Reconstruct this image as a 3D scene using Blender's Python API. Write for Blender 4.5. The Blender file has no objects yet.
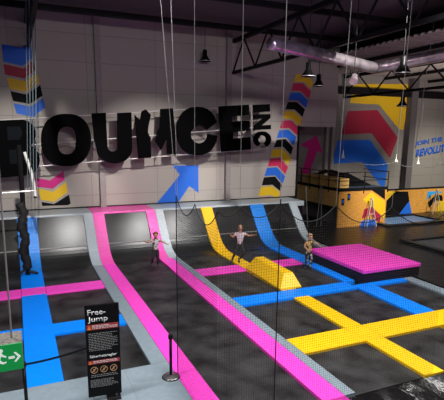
import bpy, bmesh, math, random
from mathutils import Vector, Matrix
random.seed(7)
PI = math.pi
C = bpy.context.scene.collection
sc = bpy.context.scene

# ---------------------------------------------------------------- survey of the camera (focal length and direction from the hall's own lines)
CX, CY, H = 222.0, 226.0, 5.3
v1 = Vector((14.0-CX, 132.0-CY)); v2 = Vector((1300.0-CX, 144.0-CY))
F = math.sqrt(-(v1.dot(v2)))
Yc = Vector((v1.x, v1.y, F)).normalized()
Xc = Vector((v2.x, v2.y, F)).normalized()
Zc = Xc.cross(Yc).normalized()
if Zc.y > 0: Zc = -Zc
R = Matrix((Xc, Yc, Zc))
CAM = Vector((0, 0, H))
def ray(px, py): return R @ Vector(((px-CX)/F, (py-CY)/F, 1.0))
def at_z(px, py, z=0.0):
    d = ray(px, py); return CAM + d*((z-H)/d.z)
def at_y(px, py, y):
    d = ray(px, py); return CAM + d*(y/d.y)
def at_x(px, py, x):
    d = ray(px, py); return CAM + d*(x/d.x)

cam = bpy.data.cameras.new('camera'); co = bpy.data.objects.new('camera', cam); C.objects.link(co)
M4 = Matrix((R @ Vector((1,0,0)), R @ Vector((0,-1,0)), R @ Vector((0,0,-1)))).transposed().to_4x4()
M4.translation = CAM
co.matrix_world = M4
cam.sensor_width = 36; cam.lens = 36*F/444; cam.shift_y = 26/444
cam.clip_end = 200
sc.camera = co

# ---------------------------------------------------------------- materials
def mat(name, col, rough=0.5, metal=0.0, noise=0.0, nscale=8.0, bump=0.0, bscale=40.0, emit=None, estr=1.0, spec=None, stretch=None, coat=0.0):
    m = bpy.data.materials.new(name); m.use_nodes = True
    nt = m.node_tree; b = nt.nodes['Principled BSDF']
    b.inputs['Base Color'].default_value = (*col, 1); b.inputs['Roughness'].default_value = rough
    b.inputs['Metallic'].default_value = metal
    if spec is not None: b.inputs['Specular IOR Level'].default_value = spec
    if coat: b.inputs['Coat Weight'].default_value = coat; b.inputs['Coat Roughness'].default_value = .25
    if noise or bump:
        tc = nt.nodes.new('ShaderNodeTexCoord'); mp = nt.nodes.new('ShaderNodeMapping')
        nt.links.new(tc.outputs['Object'], mp.inputs['Vector'])
        if stretch: mp.inputs['Scale'].default_value = stretch
    if noise:
        n = nt.nodes.new('ShaderNodeTexNoise'); n.inputs['Scale'].default_value = nscale; n.inputs['Detail'].default_value = 5
        nt.links.new(mp.outputs['Vector'], n.inputs['Vector'])
        r = nt.nodes.new('ShaderNodeMapRange')
        r.inputs['From Min'].default_value = .3; r.inputs['From Max'].default_value = .7
        r.inputs['To Min'].default_value = 1-noise; r.inputs['To Max'].default_value = 1+noise
        nt.links.new(n.outputs['Fac'], r.inputs['Value'])
        mx = nt.nodes.new('ShaderNodeVectorMath'); mx.operation = 'SCALE'
        mx.inputs[0].default_value = col
        nt.links.new(r.outputs['Result'], mx.inputs['Scale'])
        nt.links.new(mx.outputs['Vector'], b.inputs['Base Color'])
    if bump:
        n2 = nt.nodes.new('ShaderNodeTexNoise'); n2.inputs['Scale'].default_value = bscale; n2.inputs['Detail'].default_value = 4
        nt.links.new(mp.outputs['Vector'], n2.inputs['Vector'])
        bp = nt.nodes.new('ShaderNodeBump'); bp.inputs['Strength'].default_value = bump; bp.inputs['Distance'].default_value = .03
        nt.links.new(n2.outputs['Fac'], bp.inputs['Height']); nt.links.new(bp.outputs['Normal'], b.inputs['Normal'])
    if emit:
        b.inputs['Emission Color'].default_value = (*emit, 1); b.inputs['Emission Strength'].default_value = estr
    return m
def wood(name, col):
    m = mat(name, col, .45, noise=.22, nscale=3, stretch=(1, 1, 7)); return m
def panel_wall(name, col):
    # painted wall panels with faint joints
    m = bpy.data.materials.new(name); m.use_nodes = True; nt = m.node_tree; b = nt.nodes['Principled BSDF']
    b.inputs['Roughness'].default_value = .75
    tc = nt.nodes.new('ShaderNodeTexCoord'); mp = nt.nodes.new('ShaderNodeMapping')
    mp.inputs['Rotation'].default_value = (PI/2, 0, 0)
    nt.links.new(tc.outputs['Object'], mp.inputs['Vector'])
    br = nt.nodes.new('ShaderNodeTexBrick'); br.offset = 0; br.inputs['Scale'].default_value = 1
    br.inputs['Brick Width'].default_value = 3.2; br.inputs['Row Height'].default_value = 1.2
    br.inputs['Mortar Size'].default_value = .012
    br.inputs['Color1'].default_value = (*col, 1); br.inputs['Color2'].default_value = (*[c*.96 for c in col], 1)
    br.inputs['Mortar'].default_value = (*[c*.6 for c in col], 1)
    nt.links.new(mp.outputs['Vector'], br.inputs['Vector'])
    nt.links.new(br.outputs['Color'], b.inputs['Base Color'])
    return m
M = {}
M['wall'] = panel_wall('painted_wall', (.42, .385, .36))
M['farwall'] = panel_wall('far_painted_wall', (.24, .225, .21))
M['darkwall'] = mat('dark_wall', (.10, .09, .10), .8)
M['column'] = mat('column_grey', (.30, .27, .27), .6, noise=.1)
M['roof'] = mat('roof_sheet', (.26, .235, .22), .5, metal=.1, noise=.15, nscale=1.5)
M['steel'] = mat('black_steel', (.007, .006, .008), .6, spec=.2)
M['duct'] = mat('foil_duct', (.55, .48, .54), .3, metal=.85, bump=1.0, bscale=3.5, noise=.4, nscale=2.5)
M['bed'] = mat('jump_mat_fabric', (.027, .027, .028), .5, noise=.85, nscale=1.4, bump=.3, bscale=60, spec=.28)  # broad colour noise paints the mottled grey sheen into the black mats
M['rampbed'] = mat('ramp_mat_fabric', (.012, .0125, .013), .3, noise=.4, nscale=2, bump=.12, bscale=9, spec=.8)
M['pink'] = mat('pink_vinyl', (.98, .065, .60), .45, noise=.05, bump=.15, bscale=5)
M['blue'] = mat('blue_vinyl', (.0, .235, 1.0), .5, spec=.2, noise=.05, bump=.15, bscale=5)
M['yellow'] = mat('yellow_vinyl', (.95, .56, .001), .45, noise=.05, bump=.15, bscale=5)
M['grey'] = mat('grey_vinyl', (.225, .285, .33), .5, noise=.07, bump=.15, bscale=4)
M['dull_grey'] = mat('shaggy_grey', (.17, .18, .19), .55, noise=.3)
sb = dict(rough=.25, bump=1.0, bscale=4.5, stretch=(.6, 5, 5))
M['pink_s'] = mat('pink_wrinkled_vinyl', (.95, .10, .50), **sb)
M['blue_s'] = mat('blue_wrinkled_vinyl', (.02, .22, .75), **sb)
M['yellow_s'] = mat('yellow_wrinkled_vinyl', (.93, .52, .01), **sb)
M['grey_s'] = mat('grey_wrinkled_vinyl', (.42, .48, .53), **sb)
M['seam'] = mat('seam_grey', (.22, .22, .22), .6)
M['under'] = mat('underfloor_black', (.006, .006, .007), .9)
M['rubber'] = mat('black_rubber_pad', (.009, .0085, .009), .3, noise=.4, nscale=2, bump=.6, bscale=2.5, spec=.25)
M['tarp'] = mat('black_plastic_sheet', (.007, .007, .008), .22, bump=1.0, bscale=5, stretch=(4, 1, 1))
M['side'] = mat('black_side_vinyl', (.009, .006, .012), .5, spec=.15)
M['p_red'] = mat('paint_crimson', (.60, .02, .10), .6)
M['p_dred'] = mat('paint_dark_red', (.36, .012, .045), .6)
M['p_blue'] = mat('paint_blue', (.01, .14, .72), .6)
M['p_black'] = mat('paint_black', (.007, .007, .008), .7, spec=.1)
M['p_yellow'] = mat('paint_yellow', (.78, .50, .01), .6)
M['p_mag'] = mat('paint_magenta', (.62, .01, .22), .6)
M['p_cyan'] = mat('paint_light_blue', (.03, .33, .75), .6)
M['p_navy'] = mat('paint_lettering_blue', (.004, .09, .55), .6)
M['letter'] = mat('letter_black', (.0025, .0025, .003), .8, spec=.03)
M['counter_shade'] = mat('dark_blue_counter_shade', (.003, .005, .008), .7, spec=.1)
M['rail'] = mat('pale_metal', (.62, .60, .60), .4, metal=.4)
M['pit'] = mat('pale_blue_mat', (.13, .24, .45), .5, noise=.2)
M['white'] = mat('white_plastic', (.75, .75, .72), .45)
M['cable'] = mat('pale_cable', (.24, .22, .23), .5)
M['rope'] = mat('pale_blue_rope', (.10, .14, .16), .5)
M['net'] = mat('black_netting', (.004, .004, .005), .8)
M['ply'] = wood('plywood', (.62, .30, .06))
M['ply2'] = wood('light_plywood', (.72, .46, .15))
M['deck'] = mat('blue_grey_deck', (.04, .07, .11), .5)
M['black'] = mat('satin_black', (.005, .005, .006), .4, spec=.25)
M['pole'] = mat('stanchion_black', (.005, .005, .006), .35, spec=.25)
M['trestle'] = mat('trestle_aluminium', (.55, .53, .48), .45)
M['chrome'] = mat('dull_chrome', (.28, .27, .27), .3, metal=.8)
M['signblk'] = mat('sign_board_black', (.004, .004, .005), .5, spec=.12)
M['signred'] = mat('sign_red', (.38, .03, .03), .5)
M['orange'] = mat('sign_orange', (.85, .25, .02), .5)
M['symbol'] = mat('symbol_orange', (.55, .28, .12), .5)
M['signwhite'] = mat('sign_white', (.72, .72, .72), .5)
M['signdim'] = mat('sign_small_print', (.30, .30, .30), .5)
M['green'] = mat('exit_green', (.01, .33, .08), .4, emit=(.01, .5, .1), estr=.12)
M['exitwhite'] = mat('exit_white', (.85, .9, .87), .4, emit=(.9, 1, .95), estr=.25)
M['dusty'] = mat('dusty_housing', (.13, .12, .105), .9, noise=.5, nscale=30)
M['skin'] = mat('skin', (.42, .22, .15), .5)
M['hair_r'] = mat('auburn_hair', (.30, .10, .045), .5, noise=.3, nscale=30)
M['hair_b'] = mat('blond_hair', (.42, .26, .12), .5, noise=.3, nscale=30)
M['shirt_w'] = mat('white_pink_shirt', (.55, .46, .50), .8, noise=.12, nscale=8)
M['trouser'] = mat('black_leggings', (.010, .010, .012), .7)
M['shoe'] = mat('dark_socks', (.02, .02, .022), .7)
M['lip'] = mat('lip', (.45, .10, .09), .5)
M['eye'] = mat('eye_dark', (.02, .015, .012), .3)
def patterned(name, c1, c2, scale):
    m = bpy.data.materials.new(name); m.use_nodes = True; nt = m.node_tree; b = nt.nodes['Principled BSDF']
    b.inputs['Roughness'].default_value = .8
    tc = nt.nodes.new('ShaderNodeTexCoord'); v = nt.nodes.new('ShaderNodeTexVoronoi'); v.inputs['Scale'].default_value = scale
    rp = nt.nodes.new('ShaderNodeValToRGB'); rp.color_ramp.interpolation = 'CONSTANT'
    rp.color_ramp.elements[0].color = (*c1, 1); rp.color_ramp.elements[1].color = (*c2, 1); rp.color_ramp.elements[1].position = .42
    nt.links.new(tc.outputs['Object'], v.inputs['Vector']); nt.links.new(v.outputs['Distance'], rp.inputs['Fac'])
    nt.links.new(rp.outputs['Color'], b.inputs['Base Color']); return m
M['shirt_p'] = patterned('speckled_shirt', (.05, .04, .05), (.50, .46, .46), 11)
M['shirt_y'] = patterned('black_mustard_top', (.03, .025, .02), (.42, .27, .08), 5)
M['trouser2'] = patterned('black_trousers_light_marks', (.35, .35, .36), (.012, .012, .014), 6)

# ---------------------------------------------------------------- mesh helpers
def box(bm, x0, x1, y0, y1, z0, z1):
    v = [bm.verts.new((x, y, z)) for x in (x0, x1) for y in (y0, y1) for z in (z0, z1)]
    for f in ((0,1,3,2),(4,6,7,5),(0,4,5,1),(2,3,7,6),(0,2,6,4),(1,5,7,3)): bm.faces.new([v[i] for i in f])
def tube(bm, pts, r, n=8, cap=True):
    pts = [Vector(p) for p in pts]; rs = r if isinstance(r, (list, tuple)) else [r]*len(pts); rings = []
    for i, p in enumerate(pts):
        d = (pts[min(i+1, len(pts)-1)]-pts[max(i-1, 0)]).normalized()
        a = Vector((0,0,1)) if abs(d.z) < .9 else Vector((1,0,0))
        u = d.cross(a).normalized(); w = d.cross(u).normalized()
        rings.append([bm.verts.new(p+(u*math.cos(2*PI*k/n)+w*math.sin(2*PI*k/n))*rs[i]) for k in range(n)])
    for a, b in zip(rings, rings[1:]):
        for k in range(n): bm.faces.new((a[k], a[(k+1) % n], b[(k+1) % n], b[k]))
    if cap: bm.faces.new(rings[0][::-1]); bm.faces.new(rings[-1])
def lathe(bm, prof, o=(0,0,0), n=24):
    o = Vector(o); rings = []
    for r, z in prof:
        if r < 1e-5: rings.append([bm.verts.new(o+Vector((0,0,z)))])
        else: rings.append([bm.verts.new(o+Vector((r*math.cos(2*PI*k/n), r*math.sin(2*PI*k/n), z))) for k in range(n)])
    for a, b in zip(rings, rings[1:]):
        for k in range(n):
            k2 = (k+1) % n
            if len(a) == 1 and len(b) == 1: continue
            if len(a) == 1: bm.faces.new((a[0], b[k], b[k2]))
            elif len(b) == 1: bm.faces.new((a[k], b[0], a[k2]))
            else: bm.faces.new((a[k], b[k], b[k2], a[k2]))
def prism(bm, pts, d):
    """extrude a planar polygon (3-D points) by vector d"""
    d = Vector(d); a = [bm.verts.new(Vector(p)) for p in pts]; b = [bm.verts.new(Vector(p)+d) for p in pts]
    f1 = bm.faces.new(a); f2 = bm.faces.new(b[::-1]); n = len(a)
    for i in range(n): bm.faces.new((a[i], b[i], b[(i+1) % n], a[(i+1) % n]))
def ringprism(bm, outer, inner, d):
    d = Vector(d); n = len(outer)
    A = [bm.verts.new(Vector(p)) for p in outer]; B = [bm.verts.new(Vector(p)) for p in inner]
    A2 = [bm.verts.new(Vector(p)+d) for p in outer]; B2 = [bm.verts.new(Vector(p)+d) for p in inner]
    for i in range(n):
        j = (i+1) % n
        bm.faces.new((A[i], A[j], B[j], B[i])); bm.faces.new((A2[j], A2[i], B2[i], B2[j]))
        bm.faces.new((A[j], A[i], A2[i], A2[j])); bm.faces.new((B[i], B[j], B2[j], B2[i]))
def obj(name, bm, m, parent=None, bevel=0, smooth=False, seg=2):
    bmesh.ops.recalc_face_normals(bm, faces=bm.faces[:])
    if bevel:
        bmesh.ops.bevel(bm, geom=[e for e in bm.edges if len(e.link_faces) == 2 and e.calc_face_angle(0) > .5], offset=bevel, segments=seg, affect='EDGES', profile=.6)
    me = bpy.data.meshes.new(name); bm.to_mesh(me); bm.free()
    if smooth: me.polygons.foreach_set('use_smooth', [True]*len(me.polygons))
    mm = m if isinstance(m, list) else [m]
    for x in mm: me.materials.append(x)
    o = bpy.data.objects.new(name, me); C.objects.link(o)
    if parent: o.parent = parent
    return o
def tag(o, label=None, cat=None, group=None, kind=None):
    if label: o['label'] = label
    if cat: o['category'] = cat
    if group: o['group'] = group
    if kind: o['kind'] = kind
    return o
def thing(name, label, cat, loc=(0,0,0), rz=0, group=None):
    o = bpy.data.objects.new(name, None); C.objects.link(o); o.location = loc; o.rotation_euler = (0,0,rz)
    return tag(o, label, cat, group)
def struct(name, bm, m, parent=None):
    o = obj(name, bm, m, parent)
    if not parent: o['kind'] = 'structure'
    return o
def B(*args):
    bm = bmesh.new(); box(bm, *args); return bm
def T(pts, r, n=8):
    bm = bmesh.new(); tube(bm, pts, r, n); return bm
def dup(root, loc, label=None, group=None, rz=None):
    r = root.copy(); C.objects.link(r); r.location = loc
    if rz is not None: r.rotation_euler = (0,0,rz)
    if label: r['label'] = label
    if group: r['group'] = group
    for ch in list(root.children):
        c = ch.copy(); C.objects.link(c); c.parent = r
        for g in ch.children:
            d = g.copy(); C.objects.link(d); d.parent = c
    return r
def text_mesh(s, size, depth=0.0, bold=0.0):
    cu = bpy.data.curves.new('txt', 'FONT'); cu.body = s; cu.size = size; cu.extrude = depth; cu.offset = bold
    cu.resolution_u = 3
    o = bpy.data.objects.new('txt', cu); C.objects.link(o)
    dg = bpy.context.evaluated_depsgraph_get(); me = bpy.data.meshes.new_from_object(o.evaluated_get(dg))
    bpy.data.objects.remove(o); return me
def text_obj(name, s, origin, ux, uz, width, height, m, parent=None, depth=.003, bold=0.0, spread=True):
    """lettering fitted into width x height, lower left at origin, axes ux (along) and uz (up)"""
    me = text_mesh(s, 1.0, 0.0, bold)
    xs = [v.co.x for v in me.vertices]; ys = [v.co.y for v in me.vertices]
    x0, x1, y0, y1 = min(xs), max(xs), min(ys), max(ys)
    ux = Vector(ux).normalized(); uz = Vector(uz).normalized(); n = ux.cross(uz); o = Vector(origin)
    bm = bmesh.new(); bm.from_mesh(me)
    for v in bm.verts:
        v.co = o + ux*((v.co.x-x0)/(x1-x0)*width) + uz*((v.co.y-y0)/(y1-y0)*height)
    r = bmesh.ops.extrude_face_region(bm, geom=bm.faces[:])
    for g in r['geom']:
        if isinstance(g, bmesh.types.BMVert): g.co += n*depth
    return obj(name, bm, m, parent)

# ================================================================ THE SETTING
YW, YF, ZC = 22.6, 26.0, 10.4
struct('floor', B(-8, 34, -5, 27, -.3, -.12), M['under'])
bm = bmesh.new()
box(bm, -8, 34, -5, 27, ZC, ZC+.2)
struct('ceiling', bm, M['darkwall'])
# lower bay of corrugated roof sheet at the right
ZR = 9.2
bm = bmesh.new(); y = 9.0; P = []
while y < 25.9:
    P += [(y, ZR), (y+.12, ZR), (y+.17, ZR+.09), (y+.31, ZR+.09)]; y += .36
va = [bm.verts.new((15.0, a, b)) for a, b in P]; vb = [bm.verts.new((33.95, a, b)) for a, b in P]
for i in range(len(P)-1): bm.faces.new((va[i], va[i+1], vb[i+1], vb[i]))
ra = struct('ceiling_corrugated', bm, M['roof'])
for k, x in enumerate((17.0, 23.5, 27.5, 31.5)): struct('trim_%d' % (41+k), B(x-.06, x+.06, 9.0, 25.9, ZR-.18, ZR-.01), M['steel'])
struct('trim_40', B(17.2, 33.9, 25.6, 25.98, 7.95, 8.4), M['steel'])
struct('trim_39', B(15.0, 33.9, 8.9, 9.0, ZR, ZC), M['darkwall'])
bm = bmesh.new()
box(bm, -8, 14.6, YW, YW+.25, -.12, ZC)
box(bm, 14.6, 17.1, YW, YW+.25, 5.75, ZC)
wall_back = struct('wall_back', bm, M['wall'])
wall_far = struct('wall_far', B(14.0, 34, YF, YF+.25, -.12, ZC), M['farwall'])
struct('wall_left', B(-8.2, -8, -5, 27, -.12, ZC), M['darkwall'])
struct('wall_right', B(34, 34.2, -5, 27, -.12, ZC), M['darkwall'])
struct('wall_front', B(-8, 34, -5.2, -5, -.12, ZC), M['darkwall'])
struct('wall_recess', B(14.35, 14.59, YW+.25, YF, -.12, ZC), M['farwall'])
# steel columns against the walls
for k, px in enumerate((100.5, 228)):
    p = at_y(px, 130, YW-.12)
    struct('trim_%d' % (k+1), B(p.x-.13, p.x+.13, YW-.24, YW, 1.8, ZC), M['column'])
struct('trim_3', B(14.5, 14.62, YW-.04, YW+.02, 1.7, 5.8), M['steel'])
p = at_y(409, 150, YF-.3)
struct('trim_4', B(p.x-.3, p.x+.25, YF-.5, YF, -.12, ZC), M['darkwall'])
for k, px in enumerate((327.5, 333.5)):
    p = at_y(px, 130, YF-.25); struct('trim_%d' % (5+k), T([(p.x, YF-.25, -.12), (p.x, YF-.25, ZC)], .13, 12), M['column'])
struct('baseboard_back', B(-8, 14.5, YW-.05, YW, 1.70, 1.86), M['steel'])

# ---- painted murals: thin coats on the wall faces, traced where they stand
def paint(name, pts, m, Y, parent, label=None):
    bm = bmesh.new(); prism(bm, [at_y(px, py, Y-.006) for px, py in pts], (0, .006, 0))
    o = obj(name, bm, m, parent)
    if label: o['label'] = label
    return o
K = {'b': 'p_blue', 'r': 'p_red', 'y': 'p_yellow', 'k': 'p_black', 'm': 'p_mag', 'd': 'p_dred'}
W = {'b': 'blue', 'r': 'crimson', 'y': 'yellow', 'k': 'black', 'm': 'magenta', 'd': 'dark red'}
left_chev = [
 ('b', [(1.5,44),(22,48),(30,41),(32.5,58),(22.5,66),(3.3,61.5)]),
 ('d', [(3.5,64),(23.7,68.5),(33,60.6),(35.8,70),(24.3,78.5),(5,74.5)]),
 ('y', [(7,77.5),(24.8,81),(37.3,72.8),(39.6,82.5),(26,92),(9.6,88.5)]),
 ('k', [(10.3,91),(26.5,94.5),(40.3,85),(42.6,95.5),(30,104),(13,101)]),
 ('b', [(13.5,103.2),(30.5,106.5),(43.2,98),(45.3,107.5),(33,117),(16.6,113.5)]),
 ('m', [(35,177.5),(50,180.5),(63.5,170.5),(64.6,179.5),(52.9,188.8),(36,186.5)]),
 ('y', [(37.8,188.5),(52.9,191.8),(66,182),(67.8,192),(54,201.8),(41,199.8)]),
 ('k', [(41.5,202),(54,204),(69,194.5),(70.8,203.5),(68,205.2),(42.5,206)])]
for c, pts in left_chev: paint('painted_chevron', pts, M[K[c]], YW, wall_back, W[c]+' chevron stripe painted on the back wall')
mid_chev = [
 ('r', [(257,197.8),(270,196.5),(271.5,199.5),(257,200)]),
 ('y', [(261.3,187),(271.8,186),(279.8,192),(279,198.5),(271,195.2),(258,196)]),
 ('k', [(264,177.4),(275.3,176.5),(282,185.3),(279.9,191),(272.6,184.8),(261.8,185.3)]),
 ('b', [(267,168),(277,167.2),(285.3,176.5),(282.4,183.7),(275.3,175.4),(264.4,176)]),
 ('r', [(270,158.7),(279.7,157.8),(288,167),(285.5,174.3),(277.6,166),(267.6,166.4)]),
 ('y', [(272.7,149.4),(282.3,148.5),(291,157.3),(288.2,165),(280,156.8),(270.5,157.3)]),
 ('k', [(276.7,139.8),(285.7,139),(293,147.7),(291,155),(283.4,146.9),(273.7,147.3)]),
 ('b', [(279.4,130.4),(288.4,129.6),(296.5,137),(294,145.5),(286.4,137.6),(276.9,138)]),
 ('r', [(282.3,120.7),(291.3,120.3),(299,128),(297,135.3),(289.2,128),(279.7,128.4)]),
 ('y', [(285,111),(294,111),(302,118.6),(300,126.6),(292,119),(282.5,118.8)]),
 ('k', [(288,102),(297,102),(305,109.4),(302.6,117),(294.6,109.6),(285.4,109.2)]),
 ('b', [(290.5,92.5),(300.3,92.5),(308.2,100.4),(306,108),(297.6,100.6),(288.6,100)]),
 ('r', [(293.3,83.2),(302.9,83.2),(311,91.4),(309,99),(300.5,91),(291.2,90.7)]),
 ('y', [(296.3,74),(305,73.6),(313,81),(311.6,89.4),(303.7,81.8),(294,81.8)])]
for c, pts in mid_chev: paint('painted_chevron', pts, M[K[c]], YW, wall_back, W[c]+' chevron stripe in the slanting column beside the letters')
paint('painted_arrow', [(172.3,165.4),(198.3,165.4),(198.6,193),(189.3,186),(178,203),(157,203),(180,174.7)], M['p_blue'], YW, wall_back, 'big blue arrow painted on the back wall')
paint('painted_arrow', [(300.3,145),(317,135.3),(322.8,153),(317.3,151.3),(309,174),(301.5,174),(308.5,148.7)], M['p_mag'], YF, wall_far, 'crimson arrow painted on the far wall')
paint('painted_chevron', [(354,84),(350,103),(379,104.5),(399,129),(403,130),(409,104),(409,84)], M['p_yellow'], YF, wall_far, 'large yellow chevron on the far wall')
paint('painted_chevron', [(348,111),(377.5,110),(397.7,137.5),(390,158.4),(371.7,133.3),(341,134.7)], M['p_dred'], YF, wall_far, 'large dark red chevron on the far wall')
paint('painted_chevron', [(338,140.3),(370,139.7),(388,165.4),(384,190),(362,162),(331,164)], M['p_blue'], YF, wall_far, 'large blue chevron on the far wall')
a = at_y(414.5, 147.5, YF-.012); b = at_y(444, 142, YF-.012); ux = (b-a).normalized()
text_obj('painted_lettering', 'JOIN THE', a, ux, (0,0,1), 2.75, .44, M['p_navy'], wall_far, .006, .04)
a = at_y(415.5, 157.5, YF-.012)
text_obj('painted_lettering', 'REVOLUTION', a, ux, (0,0,1), 4.1, .58, M['p_navy'], wall_far, .006, .05)

# ================================================================ TRAMPOLINE DECK
ZP, ZB = .05, -.02                  # pad top, mat top
XBL0, XBL1 = -.15, .62              # blue strip at left
XG0, XG1, XP1 = 2.53, 2.93, 3.42    # grey + pink
XQ0, XQ1, XG3 = 5.32, 5.86, 6.14    # pink + grey
XY0, XY1 = 8.04, 8.62
XR0, XR1 = 10.68, 11.45
XE0, XE1 = 13.0, 13.45
R1a, R1b = 15.83, 16.6              # pink row
R2a, R2b = 12.36, 13.1              # blue row
R3a, R3b = 8.85, 9.72               # yellow row
YR = 18.6                           # ramps start
XL = -3.4
def pad(x0, x1, y0, y1, m, label, group=None, name='padded_strip', z=ZP):
    o = obj(name, B(x0+.004, x1-.004, y0+.004, y1-.004, -.12, z), M[m], None, .018)
    return tag(o, label, 'pad', group)
def bed(x0, x1, y0, y1, label):
    o = obj('trampoline_bed', B(x0+.004, x1-.004, y0+.004, y1-.004, -.12, ZB), M['bed'])
    return tag(o, label, 'trampoline', 'flat black trampoline beds')
# long strips
L = 'long padded strip'
pad(XBL0, XBL1, R1b, YR, 'blue', 'blue padded strip at far left, from the pink cross strip back to the ramp')
pad(XBL0, XBL1, R2b, R1a, 'blue', 'blue padded strip at far left, between the pink and the blue cross strips')
pad(XBL0, XBL1, R3b+.05, R2a, 'blue', 'short blue padded strip at far left ending at the grey floor')
pad(XG0, XG1, R3b+.05, YR, 'grey', 'long grey padded strip left of the first pink strip, meeting the grey floor')
pad(XG1, XP1, 4.5, YR, 'pink', 'long pink padded strip running behind the lone stanchion')
pad(XQ0, XQ1, 4.5, YR, 'pink', 'long pink padded strip in the middle of the hall')
pad(XQ1, XG3, 6.95, YR, 'grey', 'long grey padded strip right of the middle pink strip')
pad(XY0, XY1, R1b+.1, YR, 'yellow', 'yellow padded strip running up to the ramp behind the wedge block')
pad(XY0, XY1, 6.9, R3a, 'yellow', 'yellow padded strip from the yellow cross strip to the black plastic sheet')
pad(XY0, XY1, R2b, R1b+.1, 'yellow', 'yellow padded strip underneath the yellow wedge block')
pad(XY0, XY1, R3b, R2a, 'yellow', 'yellow padded strip between the blue and the yellow cross strips')
pad(XR0, XR1, 16.25, YR, 'blue', 'blue padded strip from the ramp to the pink foam platform')
pad(XR0, 11.16, R2b, 16.25, 'blue', 'blue padded strip along the left side of the pink foam platform')
pad(XR0, XR1, R3b, R2a, 'blue', 'blue padded strip right foreground between blue and yellow cross strips')
pad(XE0, XE1, 6.95, 12.66, 'grey', 'grey padded strip at the right, in front of the pink platform')
pad(XE0, XE1, 16.3, YR, 'grey', 'short grey padded strip behind the pink foam platform')
# cross strips
pad(XL, XBL0, R1a, R1b, 'pink', 'pink cross strip left of the blue strip')
pad(XBL0, XBL1, R1a, R1b, 'pink', 'pink cross piece interrupting the blue strip at far left')
pad(XBL1, XG0, R1a, R1b, 'pink', 'pink cross strip between the blue and the grey strips at left')
pad(XG3, XY0, R1a, R1b, 'pink', 'pink cross strip left of the yellow wedge block')
pad(XY1, XR0, R1a, R1b, 'pink', 'pink cross strip between yellow wedge block and standing child')
pad(XL, XBL0, R2a, R2b, 'blue', 'blue cross strip at the left edge behind the exit sign')
pad(XBL0, XG0, R2a, R2b, 'blue', 'blue cross strip passing behind the rules board')
pad(XG3, XR0, R2a, R2b, 'blue', 'blue cross strip in front of the yellow wedge block')
pad(XR0, XE1-.45, R2a, R2b-.42, 'blue', 'blue cross strip at the foot of the pink platform')
pad(XG3, XY0, R3a, R3b, 'yellow', 'yellow cross strip left of the yellow crossing')
pad(XY0, XY1, R3a, R3b, 'yellow', 'yellow square where the yellow strips cross')
pad(XY1, XE0, R3a, R3b, 'yellow', 'yellow cross strip right of the crossing')
# grey floor in the foreground
o = obj('grey_padded_floor', B(XL, XG1-.004, 3.5, R3b+.046, -.12, ZP), M['grey'], None, .015)
tag(o, 'grey padded floor under the rules board and stanchion', 'padded floor')
bm = bmesh.new()
for y in (8.0, 6.2): box(bm, XL, XG1-.02, y, y+.012, ZP, ZP+.002)
box(bm, 1.9, 1.912, 3.6, R3b, ZP, ZP+.002)
obj('seam', bm, M['seam'], o)
# mats
cols = [(XL, XBL0, 'left of leftmost blue strip'), (XBL1, XG0, 'between leftmost blue and grey strips'),
        (XG3, XY0, 'between middle grey and yellow strips'), (XY1, XR0, 'between yellow and right blue strips'),
        (XR1, XE0, 'right of right blue strip')]
rows = [(R1b, YR, 'at the ramp foot'), (R2b, R1a, 'between pink and blue cross strips'), (R3b+.05, R2a, 'in front of the blue cross strip'), (6.95, R3a, 'in front of the yellow cross strip')]
for ci, (x0, x1, cn) in enumerate(cols):
    for ri, (y0, y1, rn) in enumerate(rows):
        if ci < 2 and ri == 3: continue
        if ci == 4 and ri == 1: continue
        if ci == 4 and ri == 0: y0 = 16.3
        if ci >= 2 and ri == 2: y0 = R3b
        bed(x0, x1, y0, y1, 'black bed %s, %s' % (cn, rn))
bed(XP1, XQ0, 4.5, YR, 'long black trampoline lane between the two pink strips')

# ---- curved ramps at the back
RR, ANG = 1.7, math.radians(50)
def prof(n=9):
    out = []
    for i in range(n+1):
        a = ANG*i/n; out.append((YR+RR*math.sin(a), RR*(1-math.cos(a))))
    y, z = out[-1]; out.append((y+.40*1.0, z+.40*math.tan(ANG))); L2 = (1.76-z)/math.tan(ANG)
    out[-1] = (y+L2*.5, z+(1.76-z)*.5); out.append((y+L2, 1.76))
    return out
PR = prof(); YT = PR[-1][0]
def ramp(name, x0, x1, lift, m, label, cat, group, smooth=True, back=.0):
    bm = bmesh.new(); top = []; bot = []
    for i, (y, z) in enumerate(PR):
        a = min(ANG, ANG*i/9); nx = Vector((0, -math.sin(a), math.cos(a)))
        P = Vector((0, y, z))+nx*lift; Q = Vector((0, y, z))-nx*.07
        if i == len(PR)-1: P.z = min(P.z, 1.80)
        top.append(P); bot.append(Q)
    loop = top+bot[::-1]
    prism(bm, [(x0+.004, p.y, p.z) for p in loop], (x1-x0-.008, 0, 0))
    o = obj(name, bm, M[m]); return tag(o, label, cat, group)
def ramp_bed(x0, x1, label):
    o = ramp('curved_ramp', x0, x1, -.02, 'rampbed', label, 'ramp', 'black curved ramp walls')
    bm = bmesh.new(); y, z = PR[9]
    prism(bm, [(x0+.02, y-.012, z-.032), (x0+.02, y+.02, z+.006), (x0+.02, y+.015, z+.012), (x0+.02, y-.02, z-.02)], (x1-x0-.04, 0, 0))
    obj('seam', bm, M['seam'], o)
ramp_bed(XL, XBL0, 'black curved ramp at the left edge, left of the blue ramp pad')
ramp_bed(XBL1, XG0, 'black curved ramp between blue and grey ramp pads')
ramp_bed(XP1, XQ0, 'black curved ramp behind the child in speckled shirt')
ramp_bed(XG3, XY0, 'black curved ramp left of the yellow ramp pad')
ramp_bed(XY1, XR0, 'black curved ramp behind the jumping woman')
ramp_bed(XR1, XE0, 'black curved ramp at the right end behind standing child')
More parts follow.
